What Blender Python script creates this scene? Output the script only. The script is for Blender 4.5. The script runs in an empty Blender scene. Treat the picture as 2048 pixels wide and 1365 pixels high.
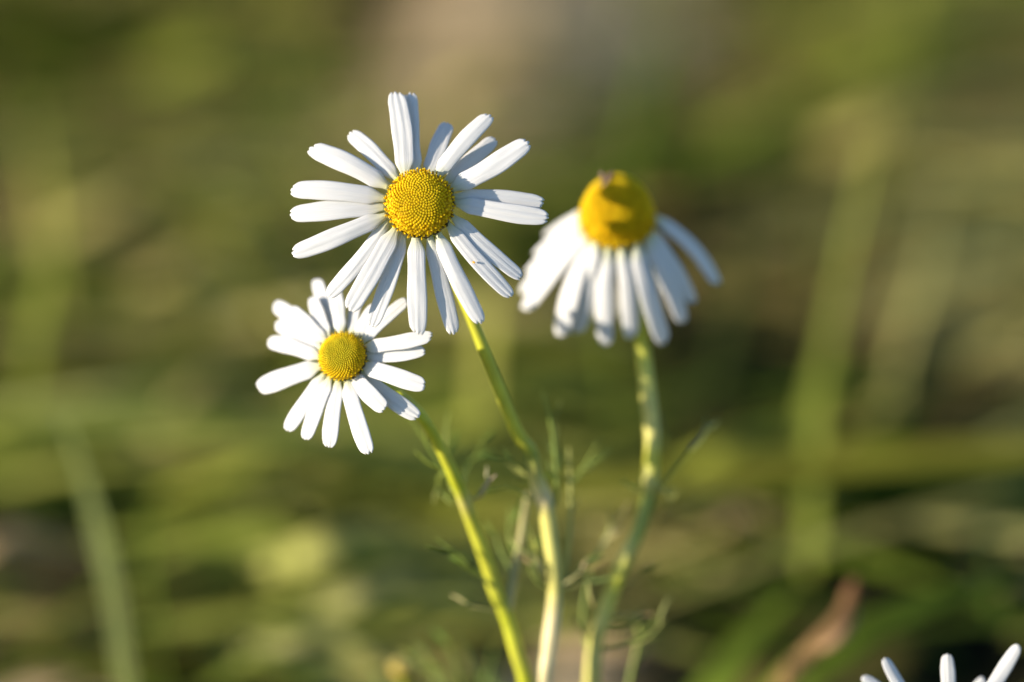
import bpy, math, random
from mathutils import Vector, Matrix

# ------------------------------------------------------------------ camera, sky, sun, exposure
sc = bpy.context.scene
COL = sc.collection
R = math.radians
random.seed(11)

PITCH = R(25.0)
FOCUS = 0.383
CAM = Vector((0, 0, 0.284))
FWD = Vector((0, math.cos(PITCH), -math.sin(PITCH)))
RIGHT = Vector((1, 0, 0))
UP = Vector((0, math.sin(PITCH), math.cos(PITCH)))
cd = bpy.data.cameras.new('camera')
cam = bpy.data.objects.new('camera', cd)
COL.objects.link(cam)
cam.location = CAM
cam.rotation_euler = (math.pi/2 - PITCH, 0, 0)
cd.lens = 100
cd.sensor_width = 36
cd.clip_start = 0.01
cd.clip_end = 500
cd.dof.use_dof = True
cd.dof.focus_distance = FOCUS
cd.dof.aperture_fstop = 4.2
sc.camera = cam

SUN_EL = R(14.5)
SUN_TRAVEL = Vector((0.915, 0.29, 0)).normalized() * math.cos(SUN_EL) + Vector((0, 0, -math.sin(SUN_EL)))
TO_SUN = -SUN_TRAVEL
world = bpy.data.worlds.new('World')
sc.world = world
world.use_nodes = True
nt = world.node_tree
sky = nt.nodes.new('ShaderNodeTexSky')
sky.sky_type = 'NISHITA'
sky.sun_disc = False
sky.ozone_density = 3.0
sky.dust_density = 0.4
sky.sun_elevation = SUN_EL
sky.sun_rotation = math.atan2(TO_SUN.x, TO_SUN.y)
bg = nt.nodes['Background']
nt.links.new(sky.outputs[0], bg.inputs[0])
bg.inputs[1].default_value = 0.125
sl = bpy.data.lights.new('sun', 'SUN')
sl.energy = 5.0
sl.angle = R(0.5)
sl.color = (1.0, 0.90, 0.75)
sun = bpy.data.objects.new('sun', sl)
COL.objects.link(sun)
sun.rotation_euler = SUN_TRAVEL.to_track_quat('-Z', 'Y').to_euler()
sun.location = TO_SUN * 5
sc.view_settings.view_transform = 'Standard'
sc.view_settings.look = 'None'
sc.view_settings.exposure = 0.9
sc.view_settings.gamma = 1
sc.render.engine = 'CYCLES'
sc.cycles.use_denoising = True
sc.cycles.max_bounces = 8
sc.cycles.transmission_bounces = 6

# ------------------------------------------------------------------ picture <-> place
K = 36 / 100 / 2048
def ray(px, py):
    return FWD + RIGHT * ((px - 1024) * K) + UP * ((682.5 - py) * K)
def at(px, py, D):
    return CAM + ray(px, py) * D
def at_z(px, py, z):
    r = ray(px, py)
    return CAM + r * ((z - CAM.z) / r.z)
def to_px(p):
    q = p - CAM
    d = q.dot(FWD)
    return 1024 + q.dot(RIGHT) / d / K, 682.5 - q.dot(UP) / d / K
def camvec(x, y, z):
    return (RIGHT * x + UP * y - FWD * z).normalized()
PX = FOCUS * K            # metres per picture pixel in the plane of focus

# ------------------------------------------------------------------ materials
def mat(name):
    m = bpy.data.materials.new(name)
    m.use_nodes = True
    n = m.node_tree.nodes
    return m, n, m.node_tree.links, n['Principled BSDF'], n['Material Output']
def node(n, t, **kw):
    x = n.new(t)
    for k, v in kw.items():
        setattr(x, k, v)
    return x
def ramp(n, stops):
    r = n.new('ShaderNodeValToRGB')
    e = r.color_ramp.elements
    while len(e) < len(stops):
        e.new(0.5)
    for i, (p, c) in enumerate(stops):
        e[i].position = p
        e[i].color = (*c, 1)
    return r

def petal_material():
    m, n, l, p, out = mat('petal')
    uv = n.new('ShaderNodeUVMap')
    sep = n.new('ShaderNodeSeparateXYZ')
    l.new(uv.outputs[0], sep.inputs[0])
    # greenish cream base of a ray floret, plus painted yellow bounce from the disc
    r = ramp(n, [(0.0, (0.66, 0.66, 0.26)), (0.09, (0.70, 0.70, 0.54)), (0.2, (0.75, 0.735, 0.72))])
    l.new(sep.outputs[1], r.inputs[0])
    mp = n.new('ShaderNodeMapping')
    mp.inputs['Scale'].default_value = (13, 0.8, 1)
    l.new(uv.outputs[0], mp.inputs[0])
    nz = n.new('ShaderNodeTexNoise')
    nz.inputs['Scale'].default_value = 2.6
    nz.inputs['Detail'].default_value = 3
    l.new(mp.outputs[0], nz.inputs[0])
    mr = n.new('ShaderNodeMapRange')
    mr.inputs[1].default_value = 0.3
    mr.inputs[2].default_value = 0.7
    mr.inputs[3].default_value = 0.90
    mr.inputs[4].default_value = 1.0
    l.new(nz.outputs[0], mr.inputs[0])
    mx = node(n, 'ShaderNodeMix', data_type='RGBA', blend_type='MULTIPLY')
    mx.inputs[0].default_value = 1
    l.new(r.outputs[0], mx.inputs[6])
    l.new(mr.outputs[0], mx.inputs[7])
    l.new(mx.outputs[2], p.inputs['Base Color'])
    p.inputs['Roughness'].default_value = 0.55
    p.inputs['Specular IOR Level'].default_value = 0.25
    p.inputs['Sheen Weight'].default_value = 0.08
    bp = n.new('ShaderNodeBump')
    bp.inputs['Strength'].default_value = 0.55
    bp.inputs['Distance'].default_value = 0.00012
    l.new(nz.outputs[0], bp.inputs['Height'])
    l.new(bp.outputs[0], p.inputs['Normal'])
    tr = n.new('ShaderNodeBsdfTranslucent')
    tr.inputs[0].default_value = (0.78, 0.77, 0.72, 1)
    mi = n.new('ShaderNodeMixShader')
    mi.inputs[0].default_value = 0.22
    l.new(p.outputs[0], mi.inputs[1])
    l.new(tr.outputs[0], mi.inputs[2])
    l.new(mi.outputs[0], out.inputs[0])
    return m

def attr_material(name, rough=0.55, spec=0.3, trans=0.0, noise=(40, 0.7, 1.15), bump=0.0, tint=None):
    m, n, l, p, out = mat(name)
    a = n.new('ShaderNodeVertexColor')
    a.layer_name = 'Col'
    tc = n.new('ShaderNodeTexCoord')
    nz = n.new('ShaderNodeTexNoise')
    nz.inputs['Scale'].default_value = noise[0]
    nz.inputs['Detail'].default_value = 4
    l.new(tc.outputs['Object'], nz.inputs[0])
    mr = n.new('ShaderNodeMapRange')
    mr.inputs[1].default_value = 0.3
    mr.inputs[2].default_value = 0.7
    mr.inputs[3].default_value = noise[1]
    mr.inputs[4].default_value = noise[2]
    l.new(nz.outputs[0], mr.inputs[0])
    mx = node(n, 'ShaderNodeMix', data_type='RGBA', blend_type='MULTIPLY')
    mx.inputs[0].default_value = 1
    l.new(a.outputs[0], mx.inputs[6])
    l.new(mr.outputs[0], mx.inputs[7])
    l.new(mx.outputs[2], p.inputs['Base Color'])
    p.inputs['Roughness'].default_value = rough
    p.inputs['Specular IOR Level'].default_value = spec
    if bump:
        bp = n.new('ShaderNodeBump')
        bp.inputs['Strength'].default_value = 0.6
        bp.inputs['Distance'].default_value = bump
        l.new(nz.outputs[0], bp.inputs['Height'])
        l.new(bp.outputs[0], p.inputs['Normal'])
    if trans:
        tr = n.new('ShaderNodeBsdfTranslucent')
        l.new(mx.outputs[2], tr.inputs[0])
        mi = n.new('ShaderNodeMixShader')
        mi.inputs[0].default_value = trans
        l.new(p.outputs[0], mi.inputs[1])
        l.new(tr.outputs[0], mi.inputs[2])
        l.new(mi.outputs[0], out.inputs[0])
    return m

M_PETAL = petal_material()
M_FLORET = attr_material('yellow florets', 0.6, 0.15, 0.25, (900, 0.85, 1.08))
M_STEM = attr_material('stem', 0.45, 0.35, 0.0, (260, 0.82, 1.12), 0.0002)
M_LEAF = attr_material('thread leaf', 0.5, 0.3, 0.15, (260, 0.8, 1.15))
M_BLADE = attr_material('grass blade', 0.75, 0.08, 0.3, (60, 0.75, 1.15), 0.0004)
M_SOIL = attr_material('soil', 1.0, 0.0, 0.0, (55, 0.6, 1.25), 0.006)
M_DRY = attr_material('dry stalk', 0.75, 0.15, 0.0, (180, 0.7, 1.2), 0.0005)
M_FLY = attr_material('fly', 0.35, 0.5, 0.0, (400, 0.8, 1.1))
M_WING = attr_material('fly wing', 0.3, 0.5, 0.4, (400, 0.9, 1.1))
M_POLLEN = attr_material('pollen', 0.6, 0.2, 0.0, (2000, 0.85, 1.1))

# ------------------------------------------------------------------ mesh collecting
class MB:
    def __init__(self):
        self.v, self.f, self.c, self.uv = [], [], [], []
    def vert(self, p, c=(1, 1, 1), uv=(0, 0)):
        self.v.append(Vector(p)); self.c.append(c); self.uv.append(uv)
        return len(self.v) - 1
    def grid(self, rows, closed=False):
        """rows: lists of vertex indices"""
        for a, b in zip(rows, rows[1:]):
            k = len(a)
            for i in range(k if closed else k - 1):
                j = (i + 1) % k
                self.f.append((a[i], a[j], b[j], b[i]))
    def build(self, name, material, parent=None, origin=None, thick=0.0):
        o0 = origin if origin is not None else (parent.location if parent else Vector())
        me = bpy.data.meshes.new(name)
        me.from_pydata([p - o0 for p in self.v], [], self.f)
        at_ = me.color_attributes.new('Col', 'FLOAT_COLOR', 'POINT')
        flat = []
        for c in self.c:
            flat += [c[0], c[1], c[2], 1]
        at_.data.foreach_set('color', flat)
        u = me.uv_layers.new(name='UVMap')
        for lp in me.loops:
            u.data[lp.index].uv = self.uv[lp.vertex_index]
        me.polygons.foreach_set('use_smooth', [True] * len(me.polygons))
        me.materials.append(material)
        me.update()
        o = bpy.data.objects.new(name, me)
        COL.objects.link(o)
        if parent:
            o.parent = parent
        else:
            o.location = o0
        if thick:
            s = o.modifiers.new('thickness', 'SOLIDIFY')
            s.thickness = thick
            s.offset = 0
        return o

def tag(o, label=None, cat=None, group=None, kind=None):
    for k, v in (('label', label), ('category', cat), ('group', group), ('kind', kind)):
        if v:
            o[k] = v
    return o
def thing(name, label, cat, loc, group=None):
    o = bpy.data.objects.new(name, None)
    COL.objects.link(o)
    o.location = loc
    o.empty_display_size = 0.01
    return tag(o, label, cat, group)

def lerp(a, b, t):
    return a + (b - a) * t
def mixc(a, b, t):
    return tuple(x + (y - x) * t for x, y in zip(a, b))
def smooth(x, a, b):
    t = max(0, min(1, (x - a) / (b - a)))
    return t * t * (3 - 2 * t)
def catmull(pts, per=6):
    """pts: list of tuples (Vector, *scalars) -> resampled"""
    out = []
    n = len(pts)
    for i in range(n - 1):
        P = [pts[max(i - 1, 0)], pts[i], pts[i + 1], pts[min(i + 2, n - 1)]]
        for k in range(per):
            t = k / per
            w = (-.5*t+t*t-.5*t**3, 1-2.5*t*t+1.5*t**3, .5*t+2*t*t-1.5*t**3, -.5*t*t+.5*t**3)
            v = sum((P[j][0] * w[j] for j in range(4)), Vector())
            ex = []
            for q in range(1, len(pts[0])):
                a, b = P[1][q], P[2][q]
                ex.append(mixc(a, b, t) if isinstance(a, tuple) else lerp(a, b, t))
            out.append((v, *ex))
    out.append(pts[-1])
    return out
def tube(mb, pts, nseg=8, ridge=0.0, cap=True):
    """pts: list of (Vector, radius, colour)"""
    rows = []
    T0 = (pts[1][0] - pts[0][0]).normalized()
    N = T0.orthogonal().normalized()
    for i, (p, r, c) in enumerate(pts):
        a, b = pts[max(i - 1, 0)][0], pts[min(i + 1, len(pts) - 1)][0]
        T = (b - a).normalized()
        N = (N - T * N.dot(T)).normalized()
        B = T.cross(N)
        row = []
        for k in range(nseg):
            th = 2 * math.pi * k / nseg
            rr = r * (1 + ridge * (1 if k % 2 else -1))
            row.append(mb.vert(p + (N * math.cos(th) + B * math.sin(th)) * rr, c, (k / nseg, i / len(pts))))
        rows.append(row)
    mb.grid(rows, True)
    if cap:
        for row, s in ((rows[0], -1), (rows[-1], 1)):
            cvt = mb.vert(sum((mb.v[q] for q in row), Vector()) / nseg, mb.c[row[0]])
            for k in range(nseg):
                t = (row[k], row[(k + 1) % nseg], cvt)
                mb.f.append(t if s > 0 else t[::-1])
def ball(mb, c, r, col, axis=None, stretch=1.0, nu=6, nv=4, colb=None):
    axis = axis or Vector((0, 0, 1))
    u = axis.orthogonal().normalized()
    w = axis.cross(u)
    rows = []
    for j in range(1, nv):
        ph = math.pi * j / nv
        rows.append([mb.vert(c + axis * (math.cos(ph) * r * stretch) + (u * math.cos(2*math.pi*k/nu) + w * math.sin(2*math.pi*k/nu)) * (math.sin(ph) * r),
                             mixc(col, colb, j / nv) if colb else col) for k in range(nu)])
    top = mb.vert(c + axis * r * stretch, col)
    bot = mb.vert(c - axis * r * stretch, colb or col)
    for k in range(nu):
        mb.f.append((top, rows[0][k], rows[0][(k + 1) % nu]))
        mb.f.append((bot, rows[-1][(k + 1) % nu], rows[-1][k]))
    for a, b in zip(rows, rows[1:]):
        for k in range(nu):
            mb.f.append((a[k], b[k], b[(k + 1) % nu], a[(k + 1) % nu]))

# ------------------------------------------------------------------ the ground
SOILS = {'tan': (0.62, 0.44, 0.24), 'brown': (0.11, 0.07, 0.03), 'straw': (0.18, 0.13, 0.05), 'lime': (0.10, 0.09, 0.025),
         'green': (0.035, 0.035, 0.012), 'dark': (0.008, 0.009, 0.005)}  # 'dark' has the shade of grass gaps put into the soil colour
ANCH = [  # what grows where ('dark' is painted gap shade): picture position, kind, reach
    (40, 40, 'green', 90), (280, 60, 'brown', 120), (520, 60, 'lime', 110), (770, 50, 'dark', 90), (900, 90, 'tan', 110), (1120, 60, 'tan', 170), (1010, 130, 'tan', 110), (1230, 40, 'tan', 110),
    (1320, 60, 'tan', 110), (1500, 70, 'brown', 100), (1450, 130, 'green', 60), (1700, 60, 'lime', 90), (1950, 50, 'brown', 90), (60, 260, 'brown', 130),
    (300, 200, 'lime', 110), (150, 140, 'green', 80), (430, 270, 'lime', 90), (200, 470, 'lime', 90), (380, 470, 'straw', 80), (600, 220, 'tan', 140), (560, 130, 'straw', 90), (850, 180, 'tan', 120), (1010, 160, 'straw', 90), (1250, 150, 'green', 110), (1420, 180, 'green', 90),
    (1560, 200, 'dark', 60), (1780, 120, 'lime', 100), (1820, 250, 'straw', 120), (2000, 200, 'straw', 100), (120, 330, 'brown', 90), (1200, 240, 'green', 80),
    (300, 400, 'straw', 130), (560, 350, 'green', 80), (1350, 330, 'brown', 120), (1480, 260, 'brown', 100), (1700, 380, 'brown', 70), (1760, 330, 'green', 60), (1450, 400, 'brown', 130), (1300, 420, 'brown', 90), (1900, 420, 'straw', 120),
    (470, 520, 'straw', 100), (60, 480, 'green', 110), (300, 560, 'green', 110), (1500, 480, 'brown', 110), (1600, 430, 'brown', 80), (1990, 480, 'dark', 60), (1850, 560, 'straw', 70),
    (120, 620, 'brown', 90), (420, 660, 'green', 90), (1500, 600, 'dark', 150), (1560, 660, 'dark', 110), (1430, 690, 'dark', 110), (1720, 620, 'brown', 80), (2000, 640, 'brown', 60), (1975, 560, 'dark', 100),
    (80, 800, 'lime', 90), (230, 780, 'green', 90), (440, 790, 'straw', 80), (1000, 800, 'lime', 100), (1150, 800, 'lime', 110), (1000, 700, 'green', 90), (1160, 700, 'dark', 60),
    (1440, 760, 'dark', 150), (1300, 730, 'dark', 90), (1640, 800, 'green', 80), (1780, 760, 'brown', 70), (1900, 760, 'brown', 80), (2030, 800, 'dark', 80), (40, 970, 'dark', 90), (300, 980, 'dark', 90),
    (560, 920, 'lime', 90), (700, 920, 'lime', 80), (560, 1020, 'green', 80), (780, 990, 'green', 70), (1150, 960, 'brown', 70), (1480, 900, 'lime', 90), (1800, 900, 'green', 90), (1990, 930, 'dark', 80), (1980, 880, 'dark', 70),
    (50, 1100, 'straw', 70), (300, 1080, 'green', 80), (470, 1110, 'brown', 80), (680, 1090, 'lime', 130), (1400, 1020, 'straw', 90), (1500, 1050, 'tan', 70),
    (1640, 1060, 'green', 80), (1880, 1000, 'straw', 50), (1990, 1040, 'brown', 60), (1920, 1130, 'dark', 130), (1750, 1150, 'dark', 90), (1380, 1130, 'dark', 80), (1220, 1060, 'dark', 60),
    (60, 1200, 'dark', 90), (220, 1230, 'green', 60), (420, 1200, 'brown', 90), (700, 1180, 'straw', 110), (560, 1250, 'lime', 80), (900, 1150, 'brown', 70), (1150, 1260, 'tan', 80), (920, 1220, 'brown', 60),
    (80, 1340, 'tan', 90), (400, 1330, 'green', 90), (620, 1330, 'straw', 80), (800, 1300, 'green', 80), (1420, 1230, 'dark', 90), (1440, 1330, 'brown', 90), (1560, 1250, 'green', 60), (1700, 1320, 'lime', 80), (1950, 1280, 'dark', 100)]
KINDS = ['tan', 'brown', 'straw', 'lime', 'green', 'dark']
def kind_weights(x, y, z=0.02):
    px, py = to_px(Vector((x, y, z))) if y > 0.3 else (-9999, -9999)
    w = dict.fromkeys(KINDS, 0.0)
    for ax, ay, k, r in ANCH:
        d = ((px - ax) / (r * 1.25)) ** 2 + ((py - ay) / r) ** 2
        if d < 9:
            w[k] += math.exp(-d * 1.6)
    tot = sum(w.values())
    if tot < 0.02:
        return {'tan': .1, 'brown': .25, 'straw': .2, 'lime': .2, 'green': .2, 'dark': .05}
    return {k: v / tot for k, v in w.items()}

def axis_coords(lo, hi, n, ext):
    core = [lo + (hi - lo) * i / n for i in range(n + 1)]
    e = [0.3, 0.9, 2.5, 7, 20, 60, 180]
    return [lo - t for t in reversed(e)] + core + [hi + t for t in e]
g = MB()
xs = axis_coords(-0.45, 0.45, 72, 0)
ys = axis_coords(0.22, 1.34, 100, 0)
LIT_RISES = [at_z(900, 130, 0), at_z(1110, 70, 0), at_z(1330, 20, 0)]      # low rises of bare earth, added to catch the sun
def ground_z(x, y):
    s = 0.010 * math.sin(9 * x + 2.1 * y) + 0.008 * math.sin(14 * y - 5 * x + 1) + 0.005 * math.sin(37 * x + 11 * y) + 0.003 * math.sin(61 * y - 23 * x)
    s *= math.exp(-(x * x + (y - 1) ** 2) / 6)
    for b, h in zip(LIT_RISES, (.008, .012, .010)):
        s += h * math.exp(-((x - b.x) / .085) ** 2 - ((y - b.y) / .05) ** 2)
    return s
rows = []
for y in ys:
    row = []
    for x in xs:
        if -1 < x < 1 and 0.2 < y < 2.2:
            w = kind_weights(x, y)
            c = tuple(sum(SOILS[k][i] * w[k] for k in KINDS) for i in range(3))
        else:
            c = (0.13, 0.12, 0.05)
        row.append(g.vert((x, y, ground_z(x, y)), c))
    rows.append(row)
g.grid(rows)
tag(g.build('ground', M_SOIL), kind='structure')

# ------------------------------------------------------------------ lodged meadow grass
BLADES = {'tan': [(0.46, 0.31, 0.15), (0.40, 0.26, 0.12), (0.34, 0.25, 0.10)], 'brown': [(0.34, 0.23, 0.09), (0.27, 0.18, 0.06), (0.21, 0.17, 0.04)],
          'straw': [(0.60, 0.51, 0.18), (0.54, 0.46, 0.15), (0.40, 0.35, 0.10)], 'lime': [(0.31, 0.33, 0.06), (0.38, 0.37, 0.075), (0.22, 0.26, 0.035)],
          'green': [(0.09, 0.125, 0.010), (0.065, 0.10, 0.008), (0.14, 0.14, 0.016)], 'dark': [(0.020, 0.034, 0.005), (0.03, 0.04, 0.007), (0.016, 0.024, 0.005)]}  # 'dark' blades are near-black, shade between clumps painted into them
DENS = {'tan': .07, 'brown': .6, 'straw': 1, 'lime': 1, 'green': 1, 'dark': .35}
def blade(mb, base, heading, length, width, elev, bend, roll, col, n=7, tipcol=None, sag=0.012):
    p = Vector(base)
    e = elev
    rows = []
    h = heading
    for i in range(n + 1):
        t = i / n
        T = Vector((math.cos(h) * math.cos(e), math.sin(h) * math.cos(e), math.sin(e)))
        side = Vector((-math.sin(h), math.cos(h), 0))
        nrm = side.cross(T) * -1
        rl = roll * (0.6 + 0.6 * t)
        S = side * math.cos(rl) + nrm * math.sin(rl)
        w = width * (0.55 + 0.45 * math.sin(min(1, t * 1.6) * math.pi / 2)) * (1 - smooth(t, 0.55, 1.0) * 0.94) / 2
        c = mixc(col, tipcol or col, t * t)
        Nn = S.cross(T)
        rows.append([mb.vert(p + S * w, c), mb.vert(p - Nn * (w * 0.25), tuple(q * 0.92 for q in c)), mb.vert(p - S * w, c)])
        p = p + T * (length / n)
        if p.z < sag and e < 0:
            e *= 0.3
            p.z = max(p.z, sag * 0.8)
        else:
            e -= bend / n
        h += random.uniform(-.06, .06)
    mb.grid(rows)
gr = MB()
def sow(n, xr, yr, skip=None, wmul=1.0, lmul=1.0):
    for _ in range(n):
        x, y = random.uniform(*xr), random.uniform(*yr)
        if skip and skip(x, y):
            continue
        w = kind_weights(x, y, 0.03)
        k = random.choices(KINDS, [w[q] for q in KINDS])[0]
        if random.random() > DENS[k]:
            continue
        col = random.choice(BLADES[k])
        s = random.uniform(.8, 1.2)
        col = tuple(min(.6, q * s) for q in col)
        hd = (0 if random.random() < .6 else math.pi) + random.gauss(0.10, 0.38)
        ln = random.uniform(.03, .085) * lmul * (0.55 if k in ('dark', 'tan') else 1)
        el = R(random.uniform(3, 30)) * (0.6 if k in ('dark', 'tan', 'brown') else 1)
        st = Vector((x - math.cos(hd) * ln * .45, y - math.sin(hd) * ln * .45, ground_z(x, y) - .003))
        blade(gr, st, hd, ln, random.uniform(.0018, .0048) * wmul, el, el + R(random.uniform(0, 50)), R(random.uniform(-65, 65)), col)
sow(15500, (-.27, .27), (.37, 1.14))
sow(1100, (-.25, .25), (.45, 1.1), None, 1.25, 2.4)      # longer ones, combed over the rest
sow(9000, (-1.1, 1.1), (-.2, 2.2), lambda x, y: -.27 < x < .27 and .15 < y < 1.14, 1.5, 2.0)
for _ in range(170):   # a few shoots still standing
    x, y = random.uniform(-.27, .27), random.uniform(.50, 1.1)
    w = kind_weights(x, y, .03)
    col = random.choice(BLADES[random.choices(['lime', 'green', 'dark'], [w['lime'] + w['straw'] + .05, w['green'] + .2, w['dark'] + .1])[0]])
    blade(gr, (x, y, ground_z(x, y) - .003), random.uniform(0, 6.28), random.uniform(.03, .09), random.uniform(.002, .0045), R(random.uniform(60, 88)), R(random.uniform(5, 45)), R(random.uniform(-60, 60)), col)
tag(gr.build('meadow_grass', M_BLADE), kind='stuff')

# ------------------------------------------------------------------ single blades and stalks that show
def broad(name, label, pts, width, col, group=None, cat='grass blade', roll=0.0, tipcol=None, root=None, fold=0.22, n=5, material=None, blunt=0.12, names=None):
    """a strap-shaped leaf along pts (Vectors); it shows its face to the light side, then leans by roll"""
    cs = catmull([(Vector(p), 0.0) for p in pts], n)
    mb = MB()
    rows = []
    L = len(cs) - 1
    for i, (p, _) in enumerate(cs):
        t = i / L
        a, b = cs[max(i - 1, 0)][0], cs[min(i + 1, L)][0]
        T = (b - a).normalized()
        view = (CAM - p).normalized()
        S = T.cross(view * .6 + TO_SUN * .55 + Vector((0, 0, .25))).normalized()
        Nn = S.cross(T)
        rl = roll + 0.25 * math.sin(3 * t + len(label))
        S2 = S * math.cos(rl) + Nn * math.sin(rl)
        N2 = S2.cross(T)
        w = width / 2 * (0.6 + 0.4 * smooth(t, 0, .35)) * (1 - smooth(t, .5, 1.0) * (1 - blunt))
        w *= 1 + .05 * math.sin(17 * t + width * 9000)
        c = mixc(col, tipcol or col, smooth(t, .5, 1))
        c = tuple(q * (1 + .12 * math.sin(5 * t + 1.7 * len(label))) for q in c)
        row = []
        for u in (-1, -.5, 0, .5, 1):
            row.append(mb.vert(p + S2 * (w * u) + N2 * (w * fold * (u * u - .5)), tuple(q * (1 - .12 * (1 - abs(u))) for q in c), (u, t)))
        rows.append(row)
    mb.grid(rows)
    o = mb.build(name, material or M_BLADE, None, Vector(pts[0]), 0.00025)
    return tag(o, label, cat, group)

STRAW, PALE, LIME, GREEN, DEEP = (0.44, 0.38, 0.12), (0.48, 0.44, 0.13), (0.27, 0.30, 0.04), (0.11, 0.16, 0.015), (0.05, 0.085, 0.01)
LIMEP = (0.42, 0.41, 0.11)
OLV = (0.30, 0.29, 0.10)
TANC, GREY = (0.46, 0.32, 0.16), (0.17, 0.20, 0.06)
def lying(label, a, b, width, col, z=0.045, rise=0.0, roll=0.0, tipcol=None):
    z *= .55
    A, B = at_z(a[0], a[1], z), at_z(b[0], b[1], z + rise)
    d = (B - A)
    foot = at_z(a[0] - .7 * (b[0] - a[0]), a[1] - .7 * (b[1] - a[1]) + 20, 0.0)
    mid = (A + B) / 2 + Vector((0, 0, .003))
    tip = B + d * 0.8
    tip.z -= .006
    W = width * .42 * K * (A - CAM).dot(FWD)
    return broad('grass_blade', label, [foot, A, mid, B, tip], W, col, 'broad grass blades lodged on the meadow floor', roll=roll, tipcol=tipcol)

lying('broad pale straw blade lying left of the large open daisy, widest pale patch', (170, 440), (430, 350), 120, STRAW)
lying('yellow straw blade tip just left of the large daisy, above the small daisy', (350, 545), (540, 515), 95, STRAW)
lying('yellow-green blade lying in the meadow at the top, left of the tan track', (390, 110), (600, 60), 120, LIME, 0.05)
lying('short yellow blade lying directly left of the small daisy', (360, 800), (470, 770), 110, STRAW)
lying('brightest pale lime blade lying below the small daisy', (600, 1112), (860, 1085), 150, LIMEP, 0.05)
lying('dull olive blade below the bright lime blade, near the bottom bud', (680, 1205), (880, 1180), 120, OLV, 0.05)
lying('long light green blade arching flat under the small daisy petals', (430, 960), (800, 890), 80, LIME, 0.06)
lying('light green blade lying behind the two stems of the open daisies', (930, 845), (1210, 800), 90, LIME, 0.06)
lying('short tan dead blade end at the left edge beside the grey-green upright blade', (-60, 1115), (110, 1090), 90, TANC, 0.05)
lying('pale tan blade patch right of the drooping daisy stem', (1300, 1010), (1430, 985), 90, STRAW, 0.05)
lying('brown dead blade beyond the drooping daisy stem', (1440, 1050), (1540, 1060), 80, (.30, .21, .10), 0.05)
lying('olive green blade lying right of the drooping daisy stem leaf', (1400, 925), (1600, 880), 90, LIME, 0.055)
lying('long green blade rising to the top right corner', (1560, 230), (2000, 90), 55, GREEN, 0.06)
lying('light olive blade lying below the top right corner', (1720, 150), (1960, 120), 90, LIME, 0.05)
lying('broad straw blade in the upper right meadow', (1740, 260), (2010, 190), 130, STRAW, 0.04)
lying('pale olive blade low in the grass behind the top of the large daisy', (930, 190), (1110, 160), 80, STRAW, 0.03)
lying('dark green blade crossing above the drooping daisy from left to right', (1120, 240), (1440, 150), 60, GREEN, 0.05)
lying('short olive blade lying left of the bud at the bottom edge', (560, 1290), (760, 1320), 80, OLV, 0.05)

def upright(label, pts, width, col, Ds, roll=0.0, tipcol=None, name='grass_blade', cat='grass blade', group='tall blades standing among the daisies', blunt=.12, grow=None):
    """pts from tip down to where it leaves the picture; then to the ground"""
    P = []
    for (x, y), D in zip(pts, Ds):
        p = at(x, y, D)
        P.append(p if p.z > .012 else at_z(x, y, .012))
    last, prev = P[-1], P[-2]
    d = (last - prev).normalized()
    foot = last + Vector((d.x * .02, max(0.02, d.y * .05), 0))
    foot.z = -0.004
    mid = (last + foot) / 2 + d * .005
    P = [foot, mid] + P[::-1]
    return broad(name, label, P, width * K * Ds[-1], col, group, cat, roll, tipcol, n=5, blunt=blunt)
upright('tall grey-green blade standing in the lower left, apart from the flowers', [(110, 800), (150, 900), (195, 1050), (230, 1200), (255, 1365)], 46, GREY, [.49, .485, .48, .475, .47], roll=.3)
upright('dark green blade close right of the tall grey-green blade', [(310, 960), (295, 1080), (310, 1240), (330, 1365)], 50, GREEN, [.53, .52, .51, .50], roll=.7)
upright('tall green blade leaning right behind the drooping daisy, right half', [(1745, 280), (1700, 480), (1655, 700), (1630, 900), (1620, 1100)], 46, (.20, .24, .035), [.55, .545, .54, .535, .525], roll=.4, tipcol=(.20, .22, .05), blunt=.5)
upright('shorter green blade in the middle distance, beside the tall leaning one', [(1680, 560), (1655, 700), (1620, 850), (1600, 950)], 50, (.20, .24, .035), [.58, .575, .57, .56], roll=.5)
upright('pale olive upright blade near the right edge', [(1890, 330), (1875, 430), (1850, 560), (1800, 720), (1780, 850)], 56, OLV, [.62, .61, .60, .59, .58], roll=.5)
upright('green blade bowed low at the bottom right, above the cropped daisy', [(2130, 1130), (1960, 1175), (1800, 1230), (1660, 1310), (1560, 1390)], 78, GREEN, [.475, .47, .465, .46, .46], roll=-.1, tipcol=DEEP)
upright('short blurred green blade left of the brown stalk', [(1590, 1180), (1540, 1230), (1490, 1290), (1440, 1370)], 75, GREEN, [.50, .50, .495, .49], roll=0)
upright('thin green blade far back at the right edge', [(2040, 950), (2000, 1010), (1980, 1100), (1985, 1200)], 50, DEEP, [.54, .535, .53, .52], roll=.4)

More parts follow.
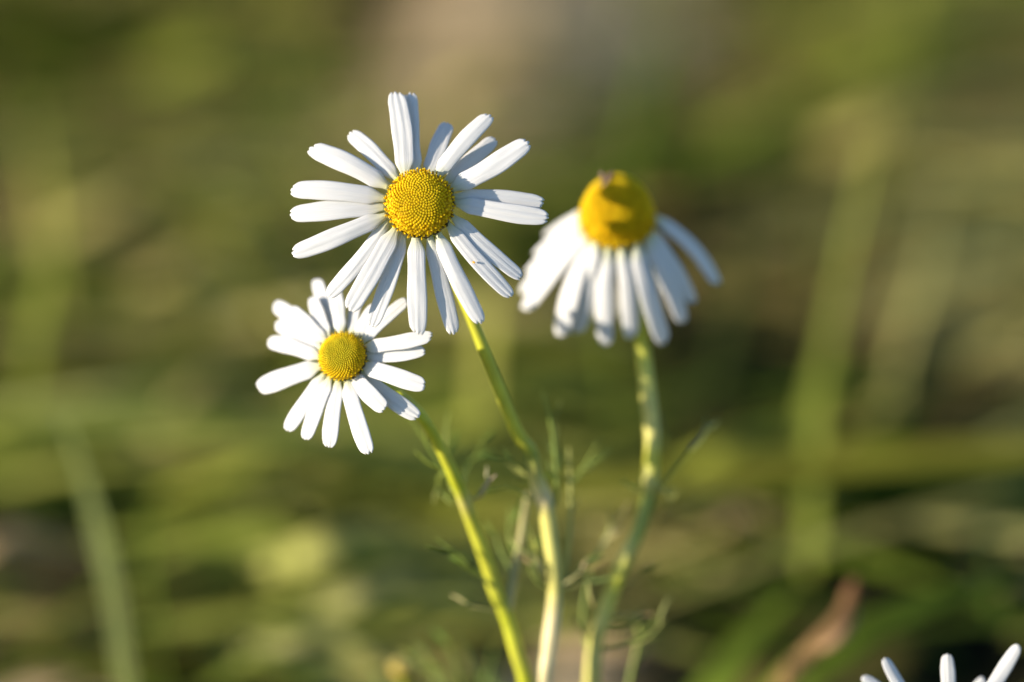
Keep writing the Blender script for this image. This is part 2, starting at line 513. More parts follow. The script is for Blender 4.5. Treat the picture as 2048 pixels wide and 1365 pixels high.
# brown dead stalk at the bottom right
st = MB()
D0 = .447
sp = [(at(1712, 1160, D0), 0.0008), (at(1704, 1185, D0), 0.0021), (at(1690, 1225, D0), 0.0023), (at(1660, 1265, D0), 0.0026), (at(1610, 1320, D0), 0.0030), (at(1560, 1390, D0), 0.0034), (at(1400, 1700, .45), 0.0032)]
foot = sp[-1][0] + Vector((-.02, .03, 0)); foot.z = -.004
sp.append((foot, .0036))
sc_ = [(0.16, 0.08, 0.03), (0.20, 0.10, 0.04), (0.17, 0.09, 0.035), (0.26, 0.15, 0.06), (0.27, 0.165, 0.06), (0.30, 0.19, 0.06), (.4, .27, .13), (.3, .2, .1)]
tube(st, catmull([(p, r * .60, tuple(v * .75 for v in c)) for (p, r), c in zip(sp, sc_)], 6), 9, .06)
ds = thing('dry_stalk', 'blunt brown dead stalk leaning up from the bottom edge', 'dry stalk', foot)
st.build('stem', M_DRY, ds)
sh = MB()
cs = [(at(1712, 1225, D0 - .001)), (at(1690, 1262, D0 - .003)), (at(1668, 1285, D0 - .003)), (at(1640, 1300, D0 - .002))]
rows = []
for i, p in enumerate(cs):
    s = (at(1704, 1200, D0) - at(1640, 1270, D0)).normalized().cross(FWD)
    w = (.0003, .0009, .0010, .0006)[i]
    rows.append([sh.vert(p + s * w, (.2, .12, .06)), sh.vert(p - FWD * .0006, (.28, .17, .09)), sh.vert(p - s * w, (.25, .15, .08))])
sh.grid(rows)
sh.build('leaf_sheath', M_DRY, ds, thick=.0002)

# ------------------------------------------------------------------ daisies
def petal(mb, B, T, N, hw, side_bow=0.0, arch=0.0, cup=0.12, base_w=0.42, twist=0.0, seed=0, tip_lift=0.0):
    """one ray floret from B to T, face towards N, hw half width"""
    rnd = random.Random(seed)
    L = (T - B).length
    ax = (T - B).normalized()
    N = (N - ax * N.dot(ax)).normalized()
    S = ax.cross(N)
    NU, NV = 13, 30
    no = [rnd.uniform(.25, .40), rnd.uniform(-.42, -.25)]
    nd = [rnd.uniform(.015, .05), rnd.uniform(.01, .045)]
    skew = rnd.uniform(-.03, .03)
    wav, wph = rnd.uniform(.01, .035), rnd.uniform(0, 6)
    gd = rnd.uniform(.03, .11)
    peak = rnd.uniform(.55, .75)
    rows = []
    for j in range(NV + 1):
        s0 = j / NV
        row = []
        for i in range(NU):
            u = -1 + 2 * i / (NU - 1)
            cut = .055 * abs(u) ** 3.6 + skew * u
            for q, d in zip(no, nd):
                cut += d * math.exp(-((u - q) / .11) ** 2)
            s = s0 * (1 - cut * smooth(s0, .55, 1))
            wf = base_w + (1 - base_w) * smooth(s, .02, .20)
            wf *= 1 - .10 * (1 - smooth(s, .3, peak))
            wf *= 1 - .27 * smooth(s, .82, 1.0) ** 2 - .10 * smooth(s, peak, .9)
            w = hw * wf * (1 + wav * math.sin(9 * s + wph + u))
            c = math.sin(math.pi * s)
            x = u * w
            z = arch * L * c + tip_lift * L * s ** 3
            z += -cup * hw * (u * u - .3) * (1.2 - .4 * s)
            for q in (.36, -.36):
                z -= gd * hw * math.exp(-((u - q) / .12) ** 2) * (0.35 + .65 * s)
            z += .5 * wav * hw * math.sin(13 * s + wph + 3 * u)
            tw = twist * s
            xx = x * math.cos(tw) - (z if False else 0)
            zz = z + x * math.sin(tw)
            p = B + ax * (L * s) + S * (xx + side_bow * L * c) + N * zz
            row.append(mb.vert(p, (1, 1, 1), ((u + 1) / 2 + seed * 1.37, s)))
        rows.append(row)
    mb.grid(rows)

def lathe(mb, C, axis, prof, col, n=24, scallop=0.0):
    u = axis.orthogonal().normalized()
    w = axis.cross(u)
    rows = []
    for (r, h, c) in prof:
        rows.append([mb.vert(C + axis * h + (u * math.cos(2*math.pi*k/n) + w * math.sin(2*math.pi*k/n)) * (r * (1 + scallop * (1 if k % 2 else -1))), c) for k in range(n)])
    mb.grid(rows, True)

def disc(C, axis, Rr, H, nfl, parent, open_from=0.62, young=0.0, seed=1, power=1.0, tone=None):
    """the domed yellow eye: one mesh of tiny florets on a receptacle"""
    rnd = random.Random(seed)
    mb = MB()
    base = (0.66, 0.42, 0.006)
    prof = []
    for i in range(9):
        a = i / 8 * math.pi / 2
        prof.append((max(1e-5, Rr * .96 * math.cos(a)), H * .95 * math.sin(a) ** power, base))
    lathe(mb, C, axis, prof, base, 20)
    u = axis.orthogonal().normalized()
    w = axis.cross(u)
    ga = math.pi * (3 - math.sqrt(5))
    for i in range(nfl):
        f = (i + .5) / nfl
        # even spread over the dome's surface
        rr = math.sin(math.acos(1 - f)) if H > .9 * Rr else math.sqrt(f)
        a = math.acos(min(1, rr))
        th = i * ga + rnd.gauss(0, .010)
        rad = u * math.cos(th) + w * math.sin(th)
        P = C + rad * (Rr * rr) + axis * (H * math.sin(a) ** power)
        nrm = (rad * (rr / Rr) + axis * (math.sin(a) / max(H, 1e-6))).normalized()
        sz = Rr * math.sqrt(3.0 / nfl) * (0.98 if H > .9 * Rr else .68) * rnd.uniform(.92, 1.08) * (.80 + .3 * f)
        t = rnd.random()
        col = mixc((0.90, 0.58, 0.004), (0.94, 0.66, 0.006), t)
        if tone:
            col = tone
        if young:
            col = mixc(col, (0.60, 0.52, 0.02), young * (1 - smooth(f, .1, .8)))
        if f < open_from or rnd.random() < .12:
            ball(mb, P + nrm * sz * .30, sz * .92, col, nrm, 1.1, 7, 5, tuple(q * .85 for q in col))
        else:
            # an open floret: little tube with five lobes and a style
            tilt = (nrm + Vector((rnd.uniform(-.35, .35), rnd.uniform(-.35, .35), rnd.uniform(-.35, .35)))).normalized()
            a1 = tilt.orthogonal().normalized()
            a2 = tilt.cross(a1)
            top = P + tilt * sz * rnd.uniform(.7, 1.5)
            ring0 = [mb.vert(P + (a1 * math.cos(k*1.2566) + a2 * math.sin(k*1.2566)) * sz * .38, tuple(q * .8 for q in col)) for k in range(5)]
            ring1 = [mb.vert(top + (a1 * math.cos(k*1.2566) + a2 * math.sin(k*1.2566)) * sz * .55, col) for k in range(5)]
            mb.grid([ring0, ring1], True)
            cc = mb.vert(top - tilt * sz * .15, tuple(q * .75 for q in col))
            for k in range(5):
                b = (k + .5) * 1.2566
                tip = mb.vert(top + (a1 * math.cos(b) + a2 * math.sin(b)) * sz * 1.05 + tilt * sz * .12, col)
                mb.f.append((ring1[k], ring1[(k + 1) % 5], tip))
                mb.f.append((ring1[(k + 1) % 5], ring1[k], cc))
            if rnd.random() < .5:
                ball(mb, top + tilt * sz * .45, sz * .42, mixc(col, (.9, .66, .02), .5), tilt, 1.3, 5, 4)
    return mb.build('disc', M_FLORET, parent)

def involucre(C, axis, Rr, parent):
    mb = MB()
    G, G2 = (0.10, 0.15, 0.02), (0.16, 0.20, 0.04)
    prof = [(Rr * 1.02, Rr * .02, (.09, .07, .03)), (Rr * 1.06, -Rr * .05, (.12, .10, .04)), (Rr * 1.0, -Rr * .16, G2), (Rr * .82, -Rr * .34, G), (Rr * .5, -Rr * .50, G), (Rr * .22, -Rr * .60, G2)]
    lathe(mb, C, axis, prof, G, 36, .035)
    # flat underside plate closing the cup below the florets
    c0 = mb.vert(C + axis * Rr * .02, (.09, .07, .03))
    for k in range(36):
        mb.f.append((k, (k + 1) % 36, c0))
    return mb.build('involucre', M_STEM, parent)

def stem(pts, parent, nseg=10, ridge=.07):
    mb = MB()
    tube(mb, catmull(pts, 7), nseg, ridge)
    return mb.build('stem', M_STEM, parent)

def ground_foot(p, dx=0.0, dy=0.03):
    return Vector((p.x + dx, p.y + dy, -0.004))

def cone_point(px, py, C, n, droop, zoff=0.0):
    """where the ray through a picture point meets the (shallow cone) surface of a flower head"""
    r = ray(px, py)
    off = -zoff
    P = None
    for _ in range(8):
        t = ((C + n * off) - CAM).dot(n) / r.dot(n)
        P = CAM + r * t
        q = P - C
        rad = (q - n * q.dot(n)).length
        off = -droop * rad - zoff
    return P

LEAFC = [(0.20, 0.26, 0.04), (0.27, 0.32, 0.06), (0.38, 0.38, 0.10), (0.10, 0.14, 0.02), (0.46, 0.41, 0.17)]
def leaf(parent, strands, back=0.006):
    """a feathery leaf: thread strands with finer side threads, each strand [(px, py, D)...], radius px, colour index"""
    mb = MB()
    rnd = random.Random(len(strands) * 31 + int(strands[0][0][0][0]))
    for pts, rp, ci in strands:
        P = [(at(x, y, D + back), (.50 if rp < 12 else .72) * rp * K * D * (1 - .6 * (i / (len(pts) - 1)) ** 2), LEAFC[ci]) for i, (x, y, D) in enumerate(pts)]
        cs = catmull(P, 5)
        tube(mb, cs, 6)
        L = sum((b[0] - a[0]).length for a, b in zip(cs, cs[1:]))
        for _ in range(rnd.choice((1, 1, 2)) if L > .003 else 0):
            k = rnd.randrange(len(cs) // 3, len(cs) - 1)
            p0, r0, c0 = cs[k]
            T = (cs[k + 1][0] - p0).normalized()
            side = (T.cross(FWD) * rnd.choice((-1, 1)) + FWD * rnd.uniform(-.7, .7)).normalized()
            ln = rnd.uniform(.0018, .0050)
            q1 = p0 + (T * .85 + side * .5) * ln * .5
            q2 = q1 + (T * .95 + side * .3) * ln * .5
            cc = tuple(v * rnd.uniform(.8, 1.25) for v in c0)
            tube(mb, catmull([(p0, r0 * .7, c0), (q1, .00022, cc), (q2, .00008, cc)], 4), 5)
    return mb.build('leaf', M_LEAF, parent)

YG, YG2, CREAM, OLIVE, STRAWS = (0.42, 0.44, 0.02), (0.48, 0.47, 0.04), (0.70, 0.58, 0.30), (0.26, 0.30, 0.05), (0.54, 0.49, 0.13)

# --- daisy 1: the large open one
C1 = at(840, 408, FOCUS)
n1 = camvec(-.04, .22, .97)
R1 = 70 * PX
S1 = [(C1 - n1 * R1 * .5, 12, YG), (at(880, 490, .3885), 12, YG), (at(945, 640, .3915), 12.5, YG2), (at(1000, 780, .394), 14, YG2), (at(1038, 870, .3955), 15, YG2),
      (at(1064, 905, .3962), 15, OLIVE), (at(1072, 950, .3968), 16, STRAWS), (at(1088, 995, .3974), 20, CREAM), (at(1096, 1030, .398), 17.5, STRAWS), (at(1106, 1110, .399), 17.5, STRAWS),  # first OLIVE: shaded stretch of the stem painted darker
      (at(1112, 1180, .400), 16.5, STRAWS), (at(1108, 1240, .401), 17.5, CREAM), (at(1098, 1310, .402), 18, CREAM), (at(1088, 1380, .403), 18, CREAM), (at(1070, 1600, .410), 18, STRAWS)]
S1 = S1[:2] + [(p + ray(1040, 950) * (.006 * min(1, i / 5)), r, c) for i, (p, r, c) in enumerate(S1[2:])]
f1 = ground_foot(S1[-1][0])
S1 = [(p, r * K * .36, c) for p, r, c in S1] + [(f1, 19 * PX, OLIVE)]
daisy1 = thing('daisy', 'largest daisy, fully open and facing the viewer in sharp focus', 'daisy', f1, 'white daisies in flower')
stem(S1, daisy1)
involucre(C1 - n1 * R1 * .10, n1, R1 * .93, daisy1)
disc(C1 - n1 * R1 * .05, n1, R1 * .97, R1 * .66, 540, daisy1, .62, .22, seed=4)
P1 = [  # tip x, tip y, base x, base y, width, z offset (mm behind), side bow, arch, droop, twist
    (791, 184, 809, 350, 42, 0.0, .05, .02, .05, 0), (820, 186, 831, 346, 40, .7, -.06, .02, .06, .2), (896, 246, 856, 348, 35, 1.5, .0, .04, .14, 0), (981, 230, 874, 352, 36, .3, -.03, .05, .02, .1),
    (990, 277, 893, 364, 32, 1.5, .02, .04, .10, 0), (1058, 284, 905, 376, 44, .2, .05, .04, .0, .2), (1088, 407, 910, 394, 36, .9, -.02, .02, .06, -.1), (1098, 437, 912, 406, 38, 0, .03, .03, .03, 0),
    (1044, 557, 907, 434, 32, .3, .03, .02, .08, .3), (1024, 594, 897, 450, 33, .0, .04, .03, .06, .25), (963, 648, 876, 467, 34, .0, .03, .04, .05, .1), (908, 670, 859, 473, 33, .9, .0, .03, .07, .1),
    (836, 670, 831, 474, 38, 0, -.01, .05, .05, 0), (743, 655, 806, 468, 34, .9, -.03, .04, .05, -.1), (698, 622, 790, 460, 41, .0, -.03, .05, .04, 0), (655, 594, 774, 447, 33, .7, -.05, .04, .04, -.1),
    (584, 508, 769, 432, 39, .0, -.04, .05, .03, 0), (580, 430, 766, 415, 40, .7, .0, .05, .03, 0), (582, 380, 767, 397, 40, .0, .03, .05, .04, 0), (620, 296, 774, 372, 41, .3, .03, .06, .04, .1), (700, 265, 792, 356, 34, 1.0, .02, .05, .07, .1)]
def head_petals(rows, C, n, root, PXD, seed0):
    for i, (tx, ty, bx, by, w, zo, bow, ar, dr, tw) in enumerate(rows):
        zoff = zo * .001
        Tp = cone_point(tx, ty, C, n, dr, zoff)
        Bp = cone_point(bx, by, C, n, dr * .5, zoff * .5 + .0006)
        # start a little under the disc
        Bp = Bp + (Bp - Tp).normalized() * (6 * PXD)
        ax = (Tp - Bp).normalized()
        side = ax.cross(n).normalized()
        Nn = side.cross(ax)
        mb = MB()
        petal(mb, Bp, Tp, Nn, w / 2 * PXD * 1.03, bow * .6, ar, random.Random(i + seed0).uniform(.04, .22), .38, tw, seed0 + i)
        mb.build('petal', M_PETAL, root, thick=.00012)
head_petals(P1, C1, n1, daisy1, PX, 100)

# --- daisy 2: the smaller one, lower left
D2 = FOCUS + .0045
C2 = at(686, 714, D2)
n2 = camvec(-.30, .26, .92)
R2 = 49 * K * D2
S2 = [(C2 - n2 * R2 * .5, 11, YG), (at(770, 770, D2 + .008), 11, YG), (at(838, 828, .3925), 12.5, YG), (at(880, 895, .394), 13.5, YG2), (at(915, 970, .3955), 14.5, YG), (at(928, 1000, .396), 16, STRAWS), (at(942, 1040, .397), 15, YG2),
      (at(975, 1130, .3985), 15.5, YG2), (at(990, 1180, .3995), 17, YG2), (at(1015, 1240, .4005), 16, YG), (at(1035, 1310, .4015), 16.5, YG2), (at(1056, 1390, .403), 17, YG), (at(1075, 1600, .410), 17, YG)]
S2 = S2[:2] + [(p + ray(940, 1050) * (.006 * min(1, i / 5)), r, c) for i, (p, r, c) in enumerate(S2[2:])]
f2 = ground_foot(S2[-1][0], .002, .025)
S2 = [(p, r * K * .36, c) for p, r, c in S2] + [(f2, 18 * PX, OLIVE)]
daisy2 = thing('daisy', 'smaller open daisy at lower left, its top petals tucked behind the largest daisy', 'daisy', f2, 'white daisies in flower')
stem(S2, daisy2)
involucre(C2 - n2 * R2 * .12, n2, R2 * .93, daisy2)
disc(C2 - n2 * R2 * .05, n2, R2, R2 * .75, 520, daisy2, .86, .9, seed=9)
P2 = [(632, 558, 664, 668, 29, 1.0, .02, .03, .22, 0), (624, 594, 655, 672, 28, .3, .0, .05, .16, 0), (668, 566, 682, 664, 30, .2, .02, .04, .16, 0), (716, 590, 703, 664, 26, 1.0, 0, .04, .2, 0), (753, 610, 716, 670, 30, .4, 0, .04, .12, 0),
      (814, 600, 727, 682, 28, .6, -.02, .04, .08, 0), (865, 673, 731, 696, 31, .0, .03, .05, .06, 0), (851, 702, 731, 712, 29, .7, .06, .03, .06, .2), (851, 773, 726, 731, 36, .0, .02, .05, .08, 0), (838, 836, 718, 747, 34, 1.3, .03, .03, .14, .1),
      (770, 820, 708, 752, 35, .2, .03, .06, .06, 0), (738, 909, 695, 763, 35, .0, .02, .05, .06, 0), (658, 896, 676, 766, 34, .2, -.01, .06, .08, 0), (610, 880, 658, 759, 32, .0, -.02, .06, .08, 0), (573, 862, 646, 752, 33, .3, -.04, .06, .08, 0),
      (515, 776, 638, 733, 42, .0, -.03, .06, .10, 0), (536, 682, 638, 714, 33, .3, .03, .05, .16, 0), (552, 646, 642, 696, 32, .7, .0, .05, .18, 0), (548, 608, 650, 680, 33, 1.0, .0, .05, .2, 0), (582, 618, 651, 682, 30, .1, .0, .07, .14, 0)]
head_petals(P2, C2, n2, daisy2, K * D2, 200)

# --- daisy 3: the drooping one on the right
D3 = FOCUS + .025
C3 = at(1234, 447, D3)
n3 = camvec(-.03, .74, .67)
R3 = 72 * K * D3
k3 = K * D3
S3 = [(C3 - n3 * R3 * .5, 15, YG), (at(1262, 540, D3 + .004), 15, YG), (at(1278, 610, .4005), 16, YG), (at(1287, 690, .401), 17, YG2), (at(1300, 800, .401), 18, STRAWS), (at(1307, 870, .401), 18, STRAWS), (at(1306, 920, .4012), 17.5, YG2), (at(1302, 965, .4015), 19, STRAWS),
      (at(1298, 1000, .402), 15.5, OLIVE), (at(1278, 1070, .4025), 15.5, OLIVE), (at(1258, 1110, .403), 16.5, STRAWS), (at(1232, 1170, .4035), 17, YG2), (at(1205, 1250, .404), 18, STRAWS), (at(1190, 1300, .405), 18.5, STRAWS), (at(1182, 1380, .406), 19, STRAWS), (at(1165, 1600, .412), 19, OLIVE)]
S3 = S3[:2] + [(p + ray(1240, 900) * .0085, r, c) for p, r, c in S3[2:]]
f3 = ground_foot(S3[-1][0], -.004, .025)
S3 = [(p, r * K * .36, c) for p, r, c in S3] + [(f3, 20 * PX, OLIVE)]
daisy3 = thing('daisy', 'daisy on the right with tall yellow cone and petals drooping down its stem', 'daisy', f3, 'white daisies in flower')
stem(S3, daisy3)
involucre(C3 - n3 * R3 * .10, n3, R3 * .9, daisy3)
disc(C3 - n3 * R3 * .02, n3, R3, R3 * 1.52, 900, daisy3, .75, .15, seed=14, power=.92)
P3 = [  # tip x, tip y, base x, base y, width, tip depth offset (m), base depth offset, bow
    (1090, 468, 1166, 420, 30, .0065, .001, .02), (1068, 508, 1164, 430, 30, .0055, .0, .03), (1052, 546, 1164, 440, 36, .0040, -.0006, .03), (1040, 584, 1166, 452, 34, .0025, -.0014, .05), (1046, 620, 1170, 466, 42, .0012, -.0020, .03),
    (1120, 674, 1186, 482, 46, .0000, -.0028, .02), (1152, 668, 1202, 488, 44, .0006, -.0032, .02), (1211, 693, 1217, 494, 37, -.0004, -.0035, .02), (1262, 678, 1243, 494, 36, -.0004, -.0035, -.02), (1330, 688, 1274, 484, 41, .0, -.0030, .05), (1368, 646, 1292, 472, 38, .0012, -.0022, .0),
    (1388, 606, 1301, 458, 34, .0026, -.0014, .02), (1438, 568, 1306, 430, 40, .0042, .0004, -.04),
    (1128, 560, 1172, 470, 36, .0004, -.0024, .04), (1158, 596, 1192, 486, 34, -.0006, -.0036, -.05),
    (1150, 610, 1180, 440, 36, .012, .004, 0), (1200, 640, 1220, 430, 36, .013, .005, 0), (1250, 640, 1250, 430, 36, .013, .005, 0), (1310, 610, 1285, 440, 36, .012, .004, 0)]
for i, (tx, ty, bx, by, w, td, bd, bow) in enumerate(P3):
    Tp, Bp = at(tx, ty, D3 + td), at(bx, by, D3 + bd)
    ax = (Tp - Bp).normalized()
    outw = (Bp - (C3 - n3 * R3 * .1))
    outw = (outw - n3 * outw.dot(n3)).normalized()
    Nn = (outw + n3 * .35 - FWD * (.9 if i in (10, 11, 12) else .1)).normalized()
    mb = MB()
    petal(mb, Bp, Tp, Nn, w / 2 * k3, 0 if i < 5 else bow, .02 if i < 5 else .06, .3, .5, 0, 300 + i)
    mb.build('petal', M_PETAL, daisy3, thick=.00012)

# --- daisy 4: only petal tips reach into the picture, bottom right
D4 = FOCUS + .004
C4 = at(1908, 1478, D4)
n4 = camvec(.05, .62, .78)
R4 = 56 * K * D4
f4 = ground_foot(at(1925, 1700, .402), .004, .03)
daisy4 = thing('daisy', 'daisy cropped by the bottom right corner, only its upright petal tips in view', 'daisy', f4, 'white daisies in flower')
stem([(C4 - n4 * R4 * .5, 13 * PX, YG), (at(1912, 1560, D4 + .006), 13 * PX, YG), (at(1925, 1700, .402), 14 * PX, YG2), (f4, 17 * PX, OLIVE)], daisy4)
involucre(C4 - n4 * R4 * .12, n4, R4 * .93, daisy4)
disc(C4 - n4 * R4 * .05, n4, R4, R4 * .7, 300, daisy4, .6, seed=21)
P4 = [(1724, 1356, 34, .006), (1766, 1318, 33, .004), (1893, 1308, 36, .0035), (1966, 1358, 32, .008), (2036, 1290, 36, .004), (2090, 1380, 34, .005), (2110, 1470, 34, .003), (2080, 1560, 36, -.002), (2010, 1630, 36, -.006), (1930, 1660, 36, -.008), (1850, 1640, 36, -.007), (1770, 1590, 36, -.004), (1716, 1520, 34, 0), (1700, 1440, 34, .003)]
for i, (tx, ty, w, td) in enumerate(P4):
    Tp = at(tx, ty, D4 + td)
    q = Tp - C4
    q = (q - n4 * q.dot(n4)).normalized()
    Bp = C4 + q * R4 * .9 - n4 * .0006
    ax = (Tp - Bp).normalized()
    mb = MB()
    sd = ax.cross(n4).normalized()
    petal(mb, Bp, Tp, (sd.cross(ax) + RIGHT * (.5 if i == 4 else .1)).normalized(), w * .40 * K * D4, .03 * (-1) ** i, -.04, .25, .4, .25, 400 + i, .04)
    mb.build('petal', M_PETAL, daisy4, thick=.00012)

# --- thread leaves on the three stems in view
a = .397
leaf(daisy2, [([(915, 985, .396), (885, 940, .3955), (845, 875, .395), (812, 825, .395)], 7, 0), ([(890, 945, .396), (878, 955, .399), (880, 985, .400), (908, 1010, .398)], 5, 1)])
leaf(daisy2, [([(908, 985, .396), (892, 930, .402), (892, 870, .403), (897, 825, .404)], 8, 1), ([(922, 985, .396), (935, 935, .403), (958, 905, .404), (972, 870, .405)], 7, 0)])
leaf(daisy2, [([(922, 1000, .3955), (950, 998, .3945), (968, 985, .394), (980, 958, .394)], 8, 4), ([(922, 1000, .3955), (900, 995, .395), (888, 985, .395)], 5, 0)])
leaf(daisy2, [([(985, 1175, .3985), (950, 1140, .396), (910, 1105, .3955), (872, 1078, .395)], 6, 0), ([(965, 1150, .397), (940, 1120, .395), (905, 1095, .394)], 5, 3), ([(950, 1150, .397), (925, 1130, .395), (888, 1090, .394)], 5, 0)])
leaf(daisy2, [([(1000, 1215, .4), (965, 1208, .398), (940, 1203, .397), (915, 1190, .397)], 5, 3), ([(1000, 1222, .4), (960, 1216, .399), (935, 1212, .399)], 4, 4)])
leaf(daisy2, [([(1012, 1235, .4005), (1022, 1190, .4005), (1036, 1120, .401), (1046, 1050, .402), (1056, 985, .404)], 15, 4), ([(1036, 1120, .401), (1020, 1080, .404), (1020, 1010, .405)], 8, 0), ([(1028, 1150, .401), (1000, 1100, .403), (990, 1060, .404)], 7, 0), ([(1040, 1090, .402), (1060, 1110, .403), (1066, 1090, .404), (1050, 1040, .405)], 6, 1)])
leaf(daisy1, [([(1094, 1030, .398), (1112, 1000, .399), (1112, 930, .399), (1104, 860, .399), (1086, 785, .3985)], 9, 0), ([(1112, 960, .399), (1116, 900, .401), (1108, 830, .402)], 6, 3)])
leaf(daisy1, [([(1110, 1190, .4), (1130, 1140, .4005), (1140, 1060, .401), (1140, 980, .401), (1138, 895, .401)], 10, 2), ([(1142, 970, .401), (1162, 945, .403), (1200, 880, .404)], 8, 1), ([(1140, 960, .401), (1110, 962, .4), (1085, 955, .4)], 4, 3)])
leaf(daisy1, [([(1068, 945, .3968), (1045, 938, .396), (1025, 925, .3955), (1008, 912, .395)], 5, 3), ([(1070, 955, .397), (1040, 948, .397), (1015, 928, .397)], 4, 2), ([(1080, 990, .397), (1060, 1000, .398), (1040, 985, .398), (1008, 975, .398)], 6, 3)])
leaf(daisy1, [([(1110, 1175, .4), (1150, 1150, .4005), (1180, 1120, .401), (1202, 1092, .402)], 8, 2), ([(1112, 1178, .4), (1145, 1158, .399), (1166, 1140, .399)], 6, 4), ([(1112, 1180, .4), (1150, 1172, .4), (1172, 1160, .4), (1180, 1168, .4)], 6, 2), ([(1150, 1150, .4), (1165, 1125, .4), (1190, 1108, .4)], 5, 0)])
leaf(daisy1, [([(1106, 1178, .4), (1082, 1172, .399), (1064, 1150, .398), (1056, 1120, .398)], 5, 1), ([(1104, 1170, .4), (1085, 1140, .398), (1068, 1112, .398)], 6, 4), ([(1100, 1160, .4), (1075, 1130, .399), (1060, 1105, .399)], 5, 2)])
leaf(daisy3, [([(1300, 985, .4018), (1330, 960, .402), (1362, 925, .4025), (1390, 890, .403), (1412, 858, .4035)], 6, 0), ([(1380, 900, .403), (1400, 880, .403), (1416, 852, .4035)], 9, 4), ([(1300, 985, .4018), (1335, 975, .401), (1352, 985, .4), (1345, 1000, .4), (1330, 992, .4)], 4, 2)], .0085)
leaf(daisy3, [([(1296, 985, .4018), (1282, 985, .401), (1276, 970, .4005), (1288, 950, .4)], 5, 1), ([(1305, 920, .401), (1328, 890, .404), (1336, 860, .405)], 4, 3)], .0085)
leaf(daisy3, [([(1196, 1300, .4045), (1250, 1290, .403), (1290, 1265, .403), (1318, 1225, .403)], 6, 0), ([(1250, 1290, .403), (1290, 1280, .402), (1330, 1240, .402)], 5, 2), ([(1205, 1262, .404), (1250, 1262, .404), (1300, 1225, .405)], 5, 3), ([(1210, 1250, .404), (1240, 1230, .403), (1275, 1235, .403)], 4, 4)], .0085)
leaf(daisy3, [([(1228, 1185, .4035), (1250, 1175, .404), (1272, 1150, .404), (1290, 1130, .405)], 5, 3), ([(1185, 1340, .405), (1166, 1240, .4055), (1180, 1150, .406), (1210, 1080, .406), (1232, 1035, .406)], 8, 0), ([(1204, 1095, .406), (1220, 1065, .406), (1226, 1045, .406)], 9, 4)], .0085)
leaf(daisy3, [([(1250, 1420, .41), (1262, 1350, .41), (1274, 1300, .41), (1282, 1260, .411)], 10, 1), ([(1140, 1235, .402), (1170, 1258, .403), (1200, 1280, .404)], 4, 3)], .0085)

# --- the bud at the bottom edge, with its feathery leaves
DB = .435
CB = at(806, 1342, DB)
nb = camvec(.1, .9, .3)
fb = ground_foot(at(835, 1650, .43), .01, .03)
bud = thing('daisy_bud', 'blurred yellow daisy bud with feathery leaves at the bottom edge', 'daisy bud', fb)
RB = 26 * K * DB
stem([(CB - nb * RB * .5, 10 * PX, YG), (at(815, 1420, DB + .002), 11 * PX, OLIVE), (at(835, 1650, .43), 13 * PX, OLIVE), (fb, 15 * PX, OLIVE)], bud)
involucre(CB - nb * RB * .1, nb, RB * 1.0, bud)
disc(CB, nb, RB, RB * .85, 160, bud, 1.0, 0, seed=31, tone=(.78, .66, .22))
q = .418
leaf(bud, [([(930, 1440, .425), (925, 1370, q), (905, 1310, q), (882, 1260, q)], 9, 0), ([(945, 1440, .425), (950, 1360, q), (938, 1310, q), (915, 1265, q)], 8, 3), ([(915, 1440, .425), (905, 1380, q), (880, 1340, q), (850, 1320, q)], 9, 1)])
leaf(bud, [([(880, 1440, .425), (890, 1390, q), (870, 1350, q), (840, 1335, q)], 9, 0), ([(960, 1450, .43), (968, 1380, .428), (980, 1330, .428), (990, 1290, .43)], 9, 0), ([(985, 1450, .43), (990, 1400, .428), (1000, 1360, .428)], 10, 1)])
leaf(bud, [([(820, 1480, .43), (790, 1410, .425), (765, 1370, .425), (740, 1330, .425)], 10, 0), ([(815, 1470, .43), (770, 1420, .425), (730, 1390, .425)], 10, 1), ([(850, 1460, .425), (862, 1400, .42), (868, 1350, .42), (842, 1290, .42)], 7, 1)])

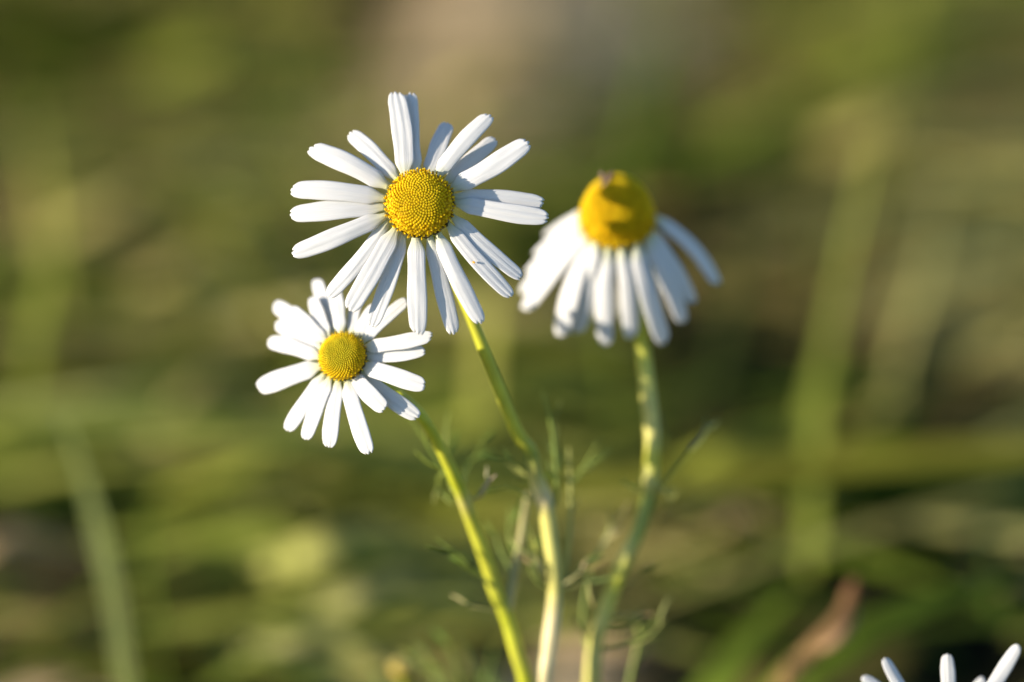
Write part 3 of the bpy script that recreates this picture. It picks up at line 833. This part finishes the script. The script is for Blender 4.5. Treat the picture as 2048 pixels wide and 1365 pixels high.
# --- a tiny fly on the drooping daisy, pollen grains on the petals
apex = at(1208, 392, D3 - R3 * .86)
up_ = camvec(.12, .96, .1)
fl = MB()
pts = []
for t, r in ((0, .00008), (.08, .0003), (.2, .00032), (.3, .00022), (.38, .00042), (.55, .00046), (.62, .0002), (.7, .0003), (.85, .00028), (.95, .00008)):
    pts.append((apex + up_ * (t * .0030) + camvec(0, .2, 1) * .0004, r, (0.10, 0.05, 0.03)))
tube(fl, pts, 8)
for sgn in (-1, 1):
    for t in (.4, .5, .6):
        b = apex + up_ * (t * .0030) + camvec(0, .2, 1) * .0003
        k_ = b + RIGHT * sgn * .0008 + camvec(0, .2, 1) * .0003
        e_ = b + RIGHT * sgn * .0013 - camvec(0, .2, 1) * .0005
        tube(fl, [(b, .00006, (.06, .03, .02)), (k_, .00005, (.06, .03, .02)), (e_, .00004, (.06, .03, .02))], 5)
fly = tag(fl.build('fly', M_FLY, None, apex), 'tiny brown fly sitting on the yellow cone of the drooping daisy', 'fly')
for sgn in (-1, 1):
    wg = MB()
    b = apex + up_ * .0014 + camvec(0, .2, 1) * .0008
    tipw = b + up_ * .0020 + RIGHT * sgn * .0009
    ctr = wg.vert((b + tipw) / 2, (.26, .16, .09))
    ring = []
    ax = (tipw - b) / 2
    sd = ax.cross(FWD).normalized()
    for k in range(12):
        th = 2 * math.pi * k / 12
        ring.append(wg.vert((b + tipw) / 2 + ax * math.cos(th) + sd * (math.sin(th) * .00042) - FWD * (.0001 * math.cos(2 * th)), (.26, .16, .09)))
    for k in range(12):
        wg.f.append((ring[k], ring[(k + 1) % 12], ctr))
    wg.build('wing', M_WING, fly, apex, .00003)

def grain(label, px, py, n, r, col, lift):
    c = cone_point(px, py, C1, n1, .05, lift)
    m = MB()
    for k in range(4):
        ball(m, c + Vector((random.uniform(-1, 1), random.uniform(-1, 1), random.uniform(-1, 1))) * r * .7, r * random.uniform(.55, .8), col, None, 1, 7, 5)
    tag(m.build('pollen_grain', M_POLLEN, None, c), label, 'pollen grain', 'pollen grains fallen on the petals')
grain('orange pollen speck on a lower right petal of the largest daisy', 947, 524, n1, .00016, (.75, .34, .01), -.0005)
